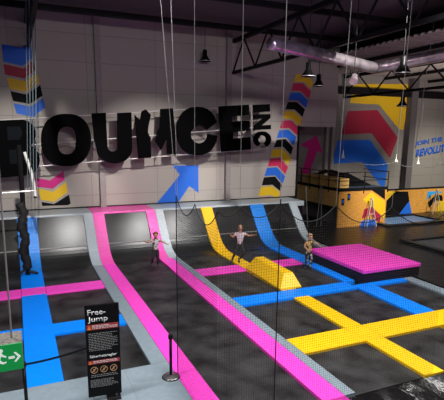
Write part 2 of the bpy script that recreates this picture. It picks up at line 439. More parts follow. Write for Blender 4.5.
def ramp_pad(x0, x1, m, label): ramp('ramp_pad', x0, x1, .05, m, label, 'pad', 'pads on the curved ramps')
ramp_pad(XBL0, XBL1, 'blue_s', 'blue wrinkled pad on the ramp behind the black pole')
ramp_pad(XG0, XG1, 'grey_s', 'grey wrinkled ramp pad left of the first pink ramp pad')
ramp_pad(XG1, XP1, 'pink_s', 'pink ramp pad, the leftmost of the two pink ones')
ramp_pad(XQ0, XQ1-.1, 'pink_s', 'pink ramp pad behind the child in speckled shirt')
ramp_pad(XQ1-.1, XG3, 'grey_s', 'grey wrinkled ramp pad right of the middle pink one')
ramp_pad(XY0, XY1, 'yellow_s', 'yellow ramp pad left of the jumping woman')
ramp_pad(XR0, XR1, 'blue_s', 'shiny blue ramp pad right of the jumping woman')
ramp_pad(XE0, XE1, 'grey_s', 'grey ramp pad closing the right end of the ramps')
struct('trim_9', B(XL, XE1+.6, YT+.2, YW-.01, -.12, 1.545), M['side'])
def ledge(x0, x1, m, label):
    o = obj('ledge_pad', B(x0+.004, x1-.004, YT+.06, YW-.06, 1.55, 1.82), M[m], None, .04); tag(o, label, 'pad', 'pads on the ledge above the ramps')
ledge(XL, XG1, 'grey_s', 'grey pad along the ledge at the left of the ramps')
ledge(XG1, XQ1-.1, 'pink_s', 'pink pad along the ledge above the ramps')
ledge(XQ1-.1, XE1+.6, 'grey_s', 'grey pad along the ledge at the right, under chevrons')
bm = bmesh.new()
prism(bm, [(XE1+.01, YR-.2, -.12)]+[(XE1+.01, y, z-.01) for y, z in PR[1:-1]]+[(XE1+.01, YT-.02, 1.53), (XE1+.01, YW-.3, 1.53), (XE1+.01, YW-.3, -.12)], (.08, 0, 0))
tag(obj('ramp_side_panel', bm, M['side']), 'black panel closing the right side of the curved ramps', 'panel')

# ---- yellow wedge block on the yellow strip
t = thing('wedge_block', 'yellow padded obstacle block with sloping sides on the yellow strip', 'foam block', (XY0, 13.12, ZP+.002))
bm = bmesh.new()
lo = [(-.05,.0,0), (.80,.0,0), (.84,2.95,0), (.0,2.78,0)]; mid = [(x, y, .05) for x, y, z in lo]; hi = [(.30,.38,.47), (.66,.38,.47), (.68,2.58,.50), (.32,2.60,.50)]
L3 = [[bm.verts.new(p) for p in q] for q in (lo, mid, hi)]
bm.faces.new(L3[0][::-1]); bm.faces.new(L3[2])
for q0, q1 in zip(L3, L3[1:]):
    for i in range(4): bm.faces.new((q0[i], q0[(i+1) % 4], q1[(i+1) % 4], q1[i]))
obj('padded_block', bm, M['yellow'], t, .02)

# ---- pink foam platform
t = thing('foam_platform', 'big low pink foam platform with black sides', 'foam block', (12.62, 14.45, 0))
bm = bmesh.new(); box(bm, -1.41, 1.3, -1.72, 1.72, -.1, .38); obj('side_panel', bm, M['side'], t, .02)
bm = bmesh.new(); box(bm, -1.44, 1.33, -1.75, 1.75, .38, .52); obj('pink_top', bm, M['pink'], t, .03)['label'] = 'bright pink vinyl top'

# ---- right hand side: black padded floor, pits
o = obj('black_padded_floor', B(XE1+.12, 33.9, 6.95, YF-.05, -.12, .06), M['rubber']); tag(o, 'black shiny padded floor at the right of the trampolines', 'padded floor')
def quad(name, pts, z0, z1, m, label, cat):
    bm = bmesh.new(); prism(bm, [Vector((at_z(x, y, z1).x, at_z(x, y, z1).y, z0)) for x, y in pts], (0, 0, z1-z0))
    return tag(obj(name, bm, M[m]), label, cat)
def frame_pit(x0, x1, y0, y1, m, name, label):
    t = thing(name, label, 'trampoline', (x0, y0, .06))
    obj('jump_mat', B(0, x1-x0, 0, y1-y0, 0.0, .02), M[m], t)
    bm = bmesh.new(); w = .35; X, Y = x1-x0, y1-y0
    box(bm, -w, X+w, -w, 0, 0, .12); box(bm, -w, X+w, Y, Y+w, 0, .12); box(bm, -w, 0, 0, Y, 0, .12); box(bm, X, X+w, 0, Y, 0, .12)
    obj('pad_frame', bm, M['rubber'], t, .03)
a = at_z(387, 226, .08); b = at_z(444, 216, .08)
frame_pit(a.x+.15, a.x+4.3, a.y, a.y+2.2, 'pit', 'foam_pit', 'small pale blue landing mat set in black pads by the plywood barrier')
a = at_z(414, 243, .08)
frame_pit(a.x, a.x+3.5, a.y-3.2, a.y+.3, 'dull_grey', 'side_trampoline', 'grey meshed trampoline at the right edge set in black pads')

# ---- plywood barrier at the back right
YBAR = 23.7
t = thing('plywood_barrier', 'painted plywood barrier along the back right wall', 'barrier', (0, YBAR, 0))
def onb(pts, Y, m, parent, name, off=.01):
    bm = bmesh.new(); prism(bm, [at_y(x, y, Y-off)-Vector(parent.location) for x, y in pts], (0, off-.001, 0))
    return obj(name, bm, M[m], parent)
obj('board', B(20.6, 33.0, 0, .12, .06, 1.72), M['ply'], t)
obj('cap_rail', B(20.6, 33.0, -.03, .15, 1.72, 1.80), M['steel'], t)
onb([(380,191.5),(395.7,191.5),(385,204),(380,204)], YBAR, 'p_yellow', t, 'painted_shape')
onb([(395.7,191.5),(408.2,191.5),(409.3,201),(398.5,215),(380,215.5),(380,207)], YBAR, 'p_black', t, 'painted_shape', .012)
onb([(409.3,201),(412,214),(398.5,215)], YBAR, 'p_blue', t, 'painted_shape')
onb([(427.7,191.5),(441.5,191.3),(441.5,193),(433,194.2),(427,200)], YBAR, 'p_cyan', t, 'painted_shape')
onb([(435.5,195),(442.2,195.2),(442.8,200.9),(436,200.2),(429,208),(428,202.5)], YBAR, 'p_black', t, 'painted_shape', .014)
onb([(440,201),(460,199),(460,214),(434,214)], YBAR, 'p_yellow', t, 'painted_shape')

# ---- plywood tower with viewing deck and rails
PX0, PX1, PY0, PY1 = 16.6, 20.12, 21.32, 25.75
t = thing('plywood_platform', 'raised plywood viewing platform with black railing', 'platform', (PX0, PY0, 0))
W_, D_ = PX1-PX0, PY1-PY0
obj('front_board', B(0, W_, 0, .1, .06, 2.22), M['ply'], t)
obj('side_board', B(0, .1, .1, D_, 1.24, 2.22), M['ply2'], t)
obj('inner_panel', B(.9, 1.0, .1, D_, .06, 2.2), M['darkwall'], t)
obj('deck', B(0, W_, 0, D_, 2.22, 2.30), M['deck'], t)
bm = bmesh.new()
box(bm, -.03, .0, -.03, D_, 2.16, 2.33); box(bm, -.03, W_, -.03, .0, 2.16, 2.33)
obj('edge_rail', bm, M['steel'], t)
for k in range(5):
    y = k*D_/4.6; obj('rail_post', T([(-.02, y, 2.0), (-.02, y, 3.22)], .028), M['steel'], t)
for k in range(1, 3):
    obj('rail_post', T([(k*W_/2, -.02, 2.0), (k*W_/2, -.02, 3.22)], .028), M['steel'], t)
for z in (3.22, 2.75):
    obj('handrail', T([(-.02, D_, z), (-.02, -.02, z), (W_, -.02, z), (W_, D_*.5, z)], .022), M['steel'], t)
onb([(371,189.5),(385.0,189.8),(385.0,199.5)], PY0, 'p_black', t, 'painted_shape')
onb([(363,200),(371,192),(385.0,201),(385.0,220),(382,216),(372,207)], PY0, 'p_yellow', t, 'painted_shape')
onb([(364.5,209),(371.5,207.2),(381.3,215.7),(379.4,223),(371,214.8),(361.8,218.5)], PY0, 'p_dred', t, 'painted_shape', .014)
onb([(362,221),(374,219),(378.3,226.8),(358.6,228.4)], PY0, 'p_blue', t, 'painted_shape', .018)
def poster(px, py, label):
    p = at_y(px, py, PY0-.02); t = thing('poster', label, 'poster', tuple(p), 0, 'posters on the plywood platform')
    obj('sheet', B(-.09, .09, -.0, .012, -.19, .19), M['signblk'], t)
    obj('picture', B(-.06, .06, -.006, -.001, -.08, .12), M['p_navy'], t)
poster(343, 202, 'small dark poster on the plywood front, the lower left one')
poster(349, 197, 'small dark poster on the plywood front, the upper right one')
# boxes and draped sheets on the platform
a = at_y(301, 180, PY0+3.2)
o = obj('plywood_box', B(PX0+.22, PX0+.95, PY0+.35, PY0+4.1, 2.302, 2.84), M['ply2'], None, .01); tag(o, 'pale plywood box standing on the viewing platform', 'box')
bm = bmesh.new(); g = []
for i in range(15):
    row = []
    for j in range(9):
        x = i/14*2.3; y = j/8*.62; z = .34*math.exp(-((x-1.0)/.6)**2)*(1-.4*abs(math.sin(5*y)))+.05*math.sin(9*x+4*y)+.08
        row.append(bm.verts.new((PX0+.28+y, PY0+.8+x, 2.845+max(.01, z))))
    g.append(row)
for i in range(14):
    for j in range(8): bm.faces.new((g[i][j], g[i+1][j], g[i+1][j+1], g[i][j+1]))
tag(obj('draped_sheet', bm, M['black'], None, 0, True), 'crumpled black sheet lying on the pale plywood box', 'sheet')
bm = bmesh.new()
prism(bm, [(PX0+1.0, PY0+.9, 2.302), (PX0+1.0, PY0+.9, 2.95), (PX0+1.3, PY0+.9, 3.1), (PX1-.45, PY0+.9, 2.36), (PX1-.45, PY0+.9, 2.302)], (0, 1.6, 0))
tag(obj('wedge_mat', bm, M['black'], None, .02), 'black wedge mat sloping down on the viewing platform', 'mat')

# ---- small A-frames standing at the barrier and at the platform
def aframe(px, py, wpx, hpx, Y, label):
    p = at_y(px, py, Y); k = (at_y(px+1, py, Y)-p).length
    t = thing('folding_trestle', label, 'trestle', (p.x, Y, .06), 0, 'pale folding trestles')
    w = wpx*k/2; h = hpx*k
    for s in (-1, 1):
        obj('leg', T([(s*w, -.15, 0), (s*.03, 0, h)], .022), M['trestle'], t)
        obj('leg', T([(s*w*.9, .12, 0), (s*.03, .02, h)], .022), M['trestle'], t)
    obj('crossbar', T([(-w*.55, -.07, h*.45), (w*.55, -.07, h*.45)], .02), M['trestle'], t)
    obj('hinge', B(-.06, .06, -.03, .05, h-.03, h+.04), M['trestle'], t)
aframe(435, 215, 8, 17, YBAR-.55, 'pale folding trestle in front of the black chevron on the barrier')
aframe(370, 226, 9, 22, PY0-.3, 'pale folding trestle in front of the platform plywood')

# ---- poles leaning in the dark gap beside the platform
for k, (x, y, dx, lab) in enumerate([(15.2, 22.2, -.25, 'nearest the ramps'), (15.8, 22.2, .2, 'second from the ramps'), (16.2, 22.3, -.1, 'nearest the plywood platform')]):
    tag(obj('net_pole', T([(x, y, .06), (x+dx, y, 2.4)], .025), M['dull_grey']), 'thin dark grey pole in the gap beside the platform, '+lab, 'pole', 'poles beside the platform')

# ================================================================ LETTERS "BOUNCE INC" on rails
YL = 21.35; TH = .14
def LP(pts): return [at_y(x, y, YL) for x, y in pts]
def letter(ch, shapes, label, holes=None):
    c = at_y(*shapes[0][0], YL); t = None
    bm = bmesh.new()
    for s in shapes: prism(bm, LP(s), (0, TH, 0))
    o = obj('sign_letter', bm, M['letter']); tag(o, label, 'letter', 'letters of the big wall sign'); return o
def arc(cx, cy, rx, ry, a0, a1, n=10, e=1.0):
    out = []
    for i in range(n+1):
        a = math.radians(a0+(a1-a0)*i/n); c, s = math.cos(a), math.sin(a)
        out.append((cx+rx*abs(c)**e*(1 if c >= 0 else -1), cy-ry*abs(s)**e*(1 if s >= 0 else -1)))
    return out
def ringletter(outer, inner, label, name='sign_letter'):
    bm = bmesh.new(); ringprism(bm, LP(outer), LP(inner), (0, TH, 0))
    return tag(obj(name, bm, M['letter']), label, 'letter', 'letters of the big wall sign')
# B (only its right part is in the frame)
t = thing('sign_letter', 'big black letter B at the left edge of the wall sign', 'letter', (0,0,0), 0, 'letters of the big wall sign')
bm = bmesh.new()
prism(bm, LP([(-14,121),(22,119.6)]+arc(22, 134, 14, 14.4, 80, -50, 8)+[(30,145.5)]+arc(25, 160, 15, 15.5, 60, -85, 8)+[(-9,179)]), (0, TH, 0))
obj('letter_body', bm, M['letter'], t)
bm = bmesh.new(); prism(bm, [p-Vector((0,.012,0)) for p in LP([(7,127),(20,126.4),(22.5,133),(20,139.5),(8,140.2)])], (0, .012, 0)); obj('counter', bm, M['counter_shade'], t)['label'] = 'dark blue plate painting the shade in the upper counter'
bm = bmesh.new(); prism(bm, [p-Vector((0,.012,0)) for p in LP([(9,150),(22,149.4),(25,156),(22,163.5),(10,164)])], (0, .012, 0))  # thin dark plates put the shade of the B's holes into colour
obj('counter', bm, M['counter_shade'], t)['label'] = 'dark blue plate painting the shade in the lower counter'
ringletter(arc(66, 140, 25, 26.3, 0, 351, 39, .85), arc(67, 140.5, 9.3, 13.8, 0, 351, 39, .8), 'big black letter O of the wall sign')
letter('U', [[(91.7,113.3),(105.8,112.7),(107.5,146)]+arc(113, 147, 5.2, 4.6, 200, 340, 6)+[(117.6,113),(131.5,112.3),(132.4,148)]+arc(114.5, 148.5, 17.9, 15, 0, -180, 14)+[(94.5,140)]], 'big black letter U of the wall sign')
letter('N', [[(135,115),(140.5,121),(142,111.4),(146,109.3),(151,115),(148.6,126),(148,132.4),(150.7,137.6),(151.4,157.6),(138.8,158.6),(137,137)],
             [(161,108.9),(173,108.2),(177.2,152.5),(176.4,154.4),(167.8,154),(167,138),(161.5,150),(155.6,141),(157.5,133),(160.3,127)]], 'big black letter N of the wall sign, split by a gap')
letter('C', [arc(197.5, 131, 20.5, 24.4, 22, 351, 24, .9)+[(208,134)]+arc(199.5, 134.5, 8.6, 8.6, 0, 0, 1)+arc(199.5, 134.5, 8.6, 9, 345, 30, 16)+[(208,129),(216.5,123)]], 'big black letter C of the wall sign')
letter('E', [[(219.3,106.3),(249,104.6),(249.4,115),(231.8,116.6),(232.2,121.6),(249.7,120.3),(250,130.5),(233,132.2),(233.4,138.6),(250.4,137),(251,149.5),(222,151.8)]], 'big black letter E of the wall sign')
letter('I', [[(253.8,104.8),(270,104),(270.3,111.5),(254.2,112.4)]], 'small black letter I turned sideways at the top of the short word')
letter('N2', [[(254.3,114.6),(270.4,113.8),(270.6,118),(262,125.4),(270.9,125),(271.1,129.2),(254.9,130),(254.7,126),(263,118.6),(254.4,119)]], 'small black letter N turned sideways, in the middle of the short word')
letter('C2', [arc(262.8, 139.5, 8.6, 8.2, -60, 240, 20)+arc(262.8, 139.5, 4.3, 4.3, 240, -60, 14)], 'small black letter C turned sideways at the foot of the short word')
t = thing('letter_rail_frame', 'pale metal rails carrying the black letters in front of the wall', 'sign frame', (0, 0, 0))
YQ = YL+TH+.045
def railp(px, py): return at_y(px, py, YQ)
for k, (yl, yr) in enumerate([(121.5, 104.8), (149, 126.5), (171, 148)]):
    a = railp(-20, yl); b = railp(268, yr)
    obj('rail', T([a, b], .03), M['rail'], t)
for px in (33, 108, 160, 214, 252):
    f_ = (px+20)/288
    for yl, yr in ((121.5, 104.8), (171, 148)):
        p = railp(px, yl+(yr-yl)*f_); obj('wall_bracket', T([p+Vector((0,.02,0)), (p.x, YW, p.z)], .02), M['steel'], t)
p = railp(251.5, 127); obj('upright', T([railp(251.3, 103), railp(252, 152)], .05), M['column'], t)

# ================================================================ ROOF STEEL, DUCT, LAMPS
def truss(x, y0, y1, zl, zt, label, step=2.4, flip=0):
    t = thing('roof_truss', label, 'truss', (x, y1, zl), 0, 'black roof trusses')
    Lh = y1-y0
    obj('lower_chord', B(-.07, .07, -Lh, 0, -.07, .07), M['steel'], t)
    obj('upper_chord', B(-.09, .09, -Lh, 0, zt-zl-.09, zt-zl+.09), M['steel'], t)
    n = int(Lh/step)
    for k in range(n):
        y = -k*step
        obj('web_member', T([(0, y-.02, .05), (0, y-step/2, zt-zl-.05)], .045, 6), M['steel'], t)
        obj('web_member', T([(0, y-step/2, zt-zl-.05), (0, y-step+.02, .05)], .045, 6), M['steel'], t)
truss(10.5, -2, YW, 8.38, 9.9, 'black roof truss starting from the wall above the letter E')
truss(20.2, 9.0, YF, 7.75, 9.05, 'black roof truss over the viewing platform', 2.8)
truss(.8, -2, YW, 8.9, 9.9, 'black roof truss over the left side, hidden high above letter B')
for y in (6, 12, 16.5, 20.6, 24.5):
    struct('trim_%d' % (20+int(y)), B(-8, 34, y-.06, y+.06, 9.98, 10.2), M['steel'])
# foil duct
def duct(pts, r, label, nm='air_duct'):
    bm = bmesh.new(); P = []; Rr = []
    for a, b in zip(pts, pts[1:]):
        a, b = Vector(a), Vector(b); n = max(2, int((b-a).length/.12))
        for i in range(n): P.append(a.lerp(b, i/n)); Rr.append(r*(1+.04*((len(P)) % 2)))
    P.append(Vector(pts[-1])); Rr.append(r); tube(bm, P, Rr, 16)
    return tag(obj(nm, bm, M['duct'], None, 0, True), label, 'duct')
def dep(px, py, d):
    """point seen at pixel px,py, d metres forward"""
    return CAM + ray(px, py)*d
a = dep(376, 66, 17.5); b = dep(300, 46, 17.5*(9.3-H)/(9.3-H))
zD = a.z
duct([at_z(376, 68, zD), at_z(462, 51, zD)], .2, 'silver foil air duct running towards the camera at top right')
duct([at_z(374, 68, zD-.05), at_z(318, 54, zD+.15), at_z(270, 43, zD+.3)], .2, 'silver foil air duct slanting away to the left under the roof')
# pendant lamps
def lampmesh():
    t = thing('pendant_lamp', 'x', 'lamp', (0,0,0), 0, 'black bell shaped pendant lamps')
    bm = bmesh.new(); lathe(bm, [(.07, .52), (.10, .5), (.10, .26), (.13, .22), (.17, .14), (.27, .02), (.29, -.02), (.275, -.02), (.255, .02), (.155, .13), (.0, .2)], n=24)
    obj('shade', bm, M['black'], t, 0, True)
    bm = bmesh.new(); lathe(bm, [(0, .24), (.04, .22), (.06, .12), (.045, .06), (0, .04)], n=12); obj('bulb', bm, M['bulb'], t, 0, True)
    bm = bmesh.new(); lathe(bm, [(.285, -.022), (.30, -.022), (.30, .0), (.285, .0), (.285, -.022)], n=24); obj('rim', bm, M['rail'], t)
    obj('cord', T([(0, 0, .52), (0, 0, 1.0)], .012, 6), M['steel'], t)
    return t
M['bulb'] = mat('lamp_bulb', (.9, .85, .8), .4, emit=(1, .8, .85), estr=1.2)
lm = lampmesh(); first = True
for px, py, d, lab in [(402.5, 73, 15.0, 'largest black bell lamp, at top right below the duct'), (402.3, 106, 24, 'black bell lamp hanging in front of the yellow chevron'),
                       (308, 76, 18.5, 'black bell lamp with visible bulb above the chevron column, left of its pair'), (318.5, 86, 21.5, 'black bell lamp right of and below its neighbour by the chevron column'),
                       (205, 61, 24, 'black bell lamp above the letter C')]:
    p = dep(px, py, d)
    if d*ray(px, py).y > 22: p = at_y(px, py, 21.9)
    if first: lm.location = p; lm['label'] = lab; first = False; q = lm
    else: q = dup(lm, p, lab)
    cz = (ZR if p.x > 15 and p.y > 9 else ZC)-p.z-.01
    for ch in q.children:
        if ch.name.startswith('cord'):
            m2 = T([(0, 0, .52), (0, 0, cz)], .012, 6); me = bpy.data.meshes.new('cord'); m2.to_mesh(me); m2.free(); me.materials.append(M['steel']); ch.data = me
# small spotlight under the duct
p = dep(354, 79, 16.2)
t = thing('stage_spotlight', 'small silver spotlight under the foil duct', 'spotlight', tuple(p))
bm = bmesh.new(); tube(bm, [(-.1, -.1, -.1), (.12, .12, .12)], [.14, .1], 14); obj('can', bm, M['duct'], t)
obj('yoke', T([(-.18, 0, .0), (-.18, 0, .3), (.18, 0, .3), (.18, 0, 0)], .015, 6), M['steel'], t)
obj('hanger', T([(0, 0, .3), (0, 0, (ZR if p.x > 15 else ZC)-p.z)], .015, 6), M['steel'], t)

# ================================================================ NETS, CABLES
def sag(u, pts):
    for (u0, z0), (u1, z1) in zip(pts, pts[1:]):
        if u0 <= u <= u1:
            f_ = (u-u0)/(u1-u0); return z0+(z1-z0)*f_ - min(.32, .28*(u1-u0))*4*f_*(1-f_)
    return pts[-1][1]
def netting(name, fn, u0, u1, top, label, pitch=.05, w=.0023):
    bm = bmesh.new()
    n = int((u1-u0)/pitch)
    for i in range(n+1):
        u = u0+i*pitch; a = fn(u, .02); b = fn(u, sag(u, top)); tube(bm, [a, b], w, 3, False)
    zmax = max(z for _, z in top); k = 0; z = .06
    while z < zmax:
        run = None
        for i in range(n+2):
            u = min(u0+i*pitch, u1); ok = sag(u, top) >= z and i <= n
            if ok and run is None: run = u
            if not ok and run is not None:
                if u-run > .03: tube(bm, [fn(run, z), fn(u, z)], w, 3, False)
                run = None
        z += pitch
    t = thing(name, label, 'net')
    obj('mesh_netting', bm, M['net'], t)
    bm = bmesh.new(); pts = [fn(u0+(u1-u0)*i/160, sag(u0+(u1-u0)*i/160, top)) for i in range(161)]; tube(bm, pts, .009, 6); obj('top_rope', bm, M['net'], t)
    return t
XN, YN = 2.97, 6.93
def uN(px): return at_y(px, 300, YN).x
hang = [(XN, 4.05)]+[(at_y(px, 205, YN).x, at_y(px, py, YN).z) for px, py in ((240, 207), (280, 203), (336, 205), (392, 207), (450, 209))]
N2 = netting('safety_net', lambda u, z: Vector((u, YN, z)), XN, hang[-1][0]+.0, hang, 'fine black safety net hanging across the right foreground')
hang2 = [(YN, 4.05), (8.0, 4.02), (9.1, 4.05)]
N1 = netting('safety_net', lambda u, z: Vector((XN, u, z)), YN, 9.1, hang2, 'narrow black safety net above the pink strip behind the stanchion')
obj('edge_rope', T([(XN, 9.11, .05), (XN, 9.11, 4.05)], .011, 6), M['net'], N1)
cx = hang[2][0]
obj('net_cord', T([(cx, YN-.02, .05), (cx, YN-.02, 4.2)], .011, 6), M['net'], N2)
def cable(a, b, label, r=.0045, m='cable', mid=None):
    pts = [a, b] if mid is None else [a, mid, b]
    tag(obj('hanging_cable', T(pts, r, 6), M[m]), label, 'cable', 'cables hanging from the roof')
zt = ZC
def ztop(px0, py0, px1, py1, Y):
    a = at_y(px0, py0, Y); b = at_y(px1, py1, Y); k = (zt-b.z)/(a.z-b.z); return b+(a-b)*k, b
a, b = ztop(162, 52, 171, 185, 9.1); cable(a, (XN, 9.1, 4.06), 'pale cable running down past the letter N to the net corner, the slanting one')
a, b = ztop(167, 52, 168, 170, 9.0); cable(a, (XN, 9.0, 4.06), 'second pale cable crossing beside letter N, close to the slanting one')
a, b = ztop(186, 52, 188, 200, 8.0); cable((XN, 8, zt), (XN, 8.0, 4.02), 'pale cable hanging in front of the letter C')
a, b = ztop(239, 52, 239, 205, YN); cable((hang[1][0], YN, zt), (hang[1][0], YN, hang[1][1]), 'pale cable hanging in front of the letter E')
cable((hang[2][0], YN, zt), (hang[2][0], YN, hang[2][1]), 'pale cable hanging between the short word and the chevron column')
a, b = ztop(259, 54, 268, 112, YW-1.2); cable(a, (b.x, b.y, 6.95), 'thin slanting cable just above the sideways letters')
for k in (3, 4): cable((hang[k][0]+.15, YN, zt), (hang[k][0], YN, hang[k][1]), 'pale cable to the net in front of the large chevrons' if k == 3 else 'pale cable to the net beside the bell lamps at right', .003)
a, b = ztop(424, 90, 415, 150, 16.0); cable(a, (b.x, b.y, b.z), 'slanting pale cable in front of the blue wall lettering', .012)

# hanging clips of the far net and its sagging line
cl = thing('cable_clip', 'x', 'clip', (0,0,0), 0, 'pale clips on the far net line')
bm = bmesh.new(); lathe(bm, [(0, .45), (.02, .43), (.035, .2), (.10, .02), (.10, 0), (0, 0)], n=10); obj('clip_body', bm, M['white'], cl)
obj('wire', T([(0, 0, .44), (0, 0, 3.4)], .009, 5), M['cable'], cl)
spots = [(316,121,'leftmost of the upper row, by the first round column'), (328,121,'upper row, in front of the round columns'), (341,120,'upper row, right of the round columns'),
         (343,158,'lower row, on the left of the large blue chevron'), (396,162,'lower row, right of the dark red chevron'), (418,164,'lower row, below the blue wall lettering'), (440,164,'rightmost of the lower row, at the frame edge')]
for i, (px, py, lab) in enumerate(spots):
    p = at_y(px, py, 24.8 if i < 3 else 20.8)
    if i == 0: cl.location = p; cl['label'] = 'small white hanging clip, '+lab
    else: dup(cl, p, 'small white hanging clip, '+lab)
for seq, Y, lab in (([(303,124),(316,121),(328,121),(341,120)], 24.8, 'upper sagging cord between the small white clips'), ([(343,158),(396,162),(418,164),(440,164),(455,162)], 20.8, 'lower sagging cord between the small white clips')):
    pts = []
    for (x0, y0), (x1, y1) in zip(seq, seq[1:]):
        for i in range(8):
            f_ = i/8; pts.append(at_y(x0+(x1-x0)*f_, y0+(y1-y0)*f_+min(6, .2*(x1-x0))*4*f_*(1-f_)*.8, Y))
    pts.append(at_y(*seq[-1], Y)); tag(obj('sagging_cord', T(pts, .012, 5), M['dull_grey']), lab, 'cord')

# left: black pole with folded net, bent white tube, pale ropes, cables
t = thing('net_post', 'black pole with folded netting, white tube and bar standing on leftmost blue strip', 'pole', (.12, 18.3, ZP))
q = at_y(24, 145, 18.3); f0 = at_y(27.5, 263, 18.3)
obj('pole', T([(0, 0, 0), (0, 0, q.z-ZP)], .09, 10), M['black'], t)
bm = bmesh.new(); pts = []; rs = []
for i in range(22):
    z = .2+i*.12; pts.append((-.06+.06*math.sin(i*.8), -.05, z)); rs.append(.10+.08*abs(math.sin(i*1.3)))
tube(bm, pts, rs, 8); obj('folded_netting', bm, M['net'], t, 0, True)
bm = bmesh.new(); pts = [(-.06, -.1, .25), (-.28, -.2, .12), (-.3, -.25, .06)]; tube(bm, pts, [.05, .04, .05], 6); tube(bm, [(.02, -.1, .15), (.28, -.12, .07), (.36, -.1, .05)], [.06, .05, .02], 6); obj('net_tail', bm, M['net'], t)
for px, w in ((26.5, .012), (29.5, .018), (32.5, .014), (35.5, .018)):
    a = at_y(px, 52, 17.9); b = at_y(px+2.0*.6, 190, 17.9)
    d = (a-b); a2 = b+d*((ZC-b.z)/d.z)
    tag(obj('hanging_rope', T([a2, b], w, 6), M['rope']), 'pale bluish rope in the bundle hanging over letter B', 'rope', 'bundle of pale ropes at the left')
pts = [at_y(x, y, 18.2) for x, y in ((24.5,152),(26.5,158),(30.5,170),(33.5,182),(35.3,196))]
t0 = t; pts = [p-Vector(t0.location) for p in pts]
obj('bent_tube', T(pts, .055, 10), M['white'], t0); d = (pts[-1]-pts[-2]).normalized(); obj('tube_tip', T([pts[-1], pts[-1]+d*.08], .05, 10), M['steel'], t0)
obj('horizontal_bar', T([at_y(-15, 194.5, 18.2)-t0.location, at_y(35, 190.5, 18.2)-t0.location], .03, 8), M['rail'], t0)
# exit sign on its cable
YE = 5.0
a = at_y(-18, 345.5, YE); b = at_y(22, 342.5, YE); ux = Vector((b.x-a.x, 0, 0))
z1 = b.z; z0 = at_y(22, 369, YE).z; wE = .62; x1 = b.x
t = thing('exit_sign', 'green running man exit sign box hanging by a cable at lower left', 'exit sign', (x1, YE, z0))
hE = z1-z0
obj('housing', B(-wE, 0, .012, .34, 0, hE), M['dusty'], t, .008)
obj('green_face', B(-wE, -.002, 0, .012, .005, hE-.002), M['green'], t)
s = hE/.26
bm = bmesh.new()   # arrow
def E2(pts, bm, y=-.003): prism(bm, [(x*s, y, z*s) for x, z in pts], (0, .003, 0))
E2([(-.122,.120),(-.07,.120),(-.07,.143),(-.122,.143)], bm)
E2([(-.078,.085),(-.058,.085),(-.018,.1315),(-.058,.178),(-.078,.178),(-.043,.1315)], bm)
obj('arrow', bm, M['exitwhite'], t)
bm = bmesh.new()   # running man
E2([(x*.019-.182, z*.019+.208) for x, z in [(math.cos(2*PI*k/12), math.sin(2*PI*k/12)) for k in range(12)]], bm)
E2([(x+.023, z) for x, z in [(-.235,.185),(-.20,.188),(-.185,.165),(-.16,.150),(-.165,.138),(-.195,.150),(-.205,.160),(-.215,.120),(-.19,.095),(-.165,.100),(-.165,.086),(-.195,.078),(-.225,.095),(-.245,.060),(-.275,.035),(-.288,.045),(-.262,.072),(-.25,.12),(-.255,.160),(-.275,.145),(-.287,.155),(-.262,.180)]], bm)
obj('running_figure', bm, M['exitwhite'], t)
ct = at_y(18, 331, YE+.17)
cable((ct.x-.02, YE+.17, ZC), (x1-.10, YE+.17, z1), 'long pale cable holding up the exit sign', .011)

# ================================================================ BARRIER POSTS, RULES BOARD
def stanchion(loc, label, topy=1.0):
    t = thing('stanchion_post', label, 'stanchion', loc, 0, 'black belt barrier posts')
    bm = bmesh.new(); lathe(bm, [(0, 0), (.19, 0), (.19, .012), (.16, .03), (.05, .05), (.035, .06), (0, .06)], n=28); obj('base', bm, M['chrome'], t, 0, True)
    bm = bmesh.new(); lathe(bm, [(.192, .0), (.2, .004), (.192, .02), (.18, .022), (.192, 0)], n=28); obj('base_rim', bm, M['pole'], t, 0, True)
    bm = bmesh.new(); lathe(bm, [(0, .055), (.033, .055), (.033, .90), (0, .90)], n=14); obj('tube', bm, M['pole'], t, 0, True)
    bm = bmesh.new(); lathe(bm, [(0, .895), (.045, .895), (.05, .91), (.05, .985), (.04, 1.0), (0, 1.0)], n=16); obj('belt_head', bm, M['black'], t, 0, True)
    return t
p = at_z(171, 377, ZP); s1 = stanchion((p.x, p.y, ZP), 'lone black stanchion post with grey disc base beside the pink strip')
p2 = at_z(27.2, 410, ZP); s2 = dup(s1, (p2.x, p2.y, ZP), 'black stanchion post at lower left with the belt attached')
# rules board
pl = at_z(89, 402, ZP); pr = at_z(122, 396.5, ZP)
ux = Vector((pr.x-pl.x, pr.y-pl.y, 0)); wB = ux.length; rz = math.atan2(ux.y, ux.x)
t = thing('rules_board', 'tall black free jump safety rules board on the grey floor', 'sign', (pl.x, pl.y, ZP), rz)
hB = None
a = at_y(86, 306, pl.y); hB = a.z-ZP
lean = 0.0
BX0, BX1, BZ0, BZ1 = 0.0, wB, .09, hB
obj('board', B(BX0, BX1, 0, .05, BZ0, BZ1), M['signblk'], t, .008)
obj('base_plate', B(wB*.55, wB-.02, -.10, .3, 0, .03), M['steel'], t)
bm = bmesh.new(); box(bm, .08, .12, .01, .04, .02, BZ0); box(bm, wB-.12, wB-.08, .01, .04, .02, BZ0); obj('bracket', bm, M['chrome'], t)
Ht = BZ1-BZ0
def bz(f_): return BZ1-Ht*f_       # fraction from the top
def bt(s_, f0, f1, x0, x1, m='signwhite', bold=0.0): text_obj('lettering', s_, (x0*wB, -.001, bz(f1)), (1,0,0), (0,0,1), (x1-x0)*wB, Ht*(f1-f0), M[m], t, .004, bold)
bt('Free-', .045, .102, .08, .60, bold=.006)
bt('Jump', .120, .190, .08, .66, bold=.006)
def band(f0, f1, name='warning_band', m='signred', x0=.03, x1=.97, y=-.004):
    return obj(name, B(x0*wB, x1*wB, y, 0, bz(f1), bz(f0)), M[m], t)
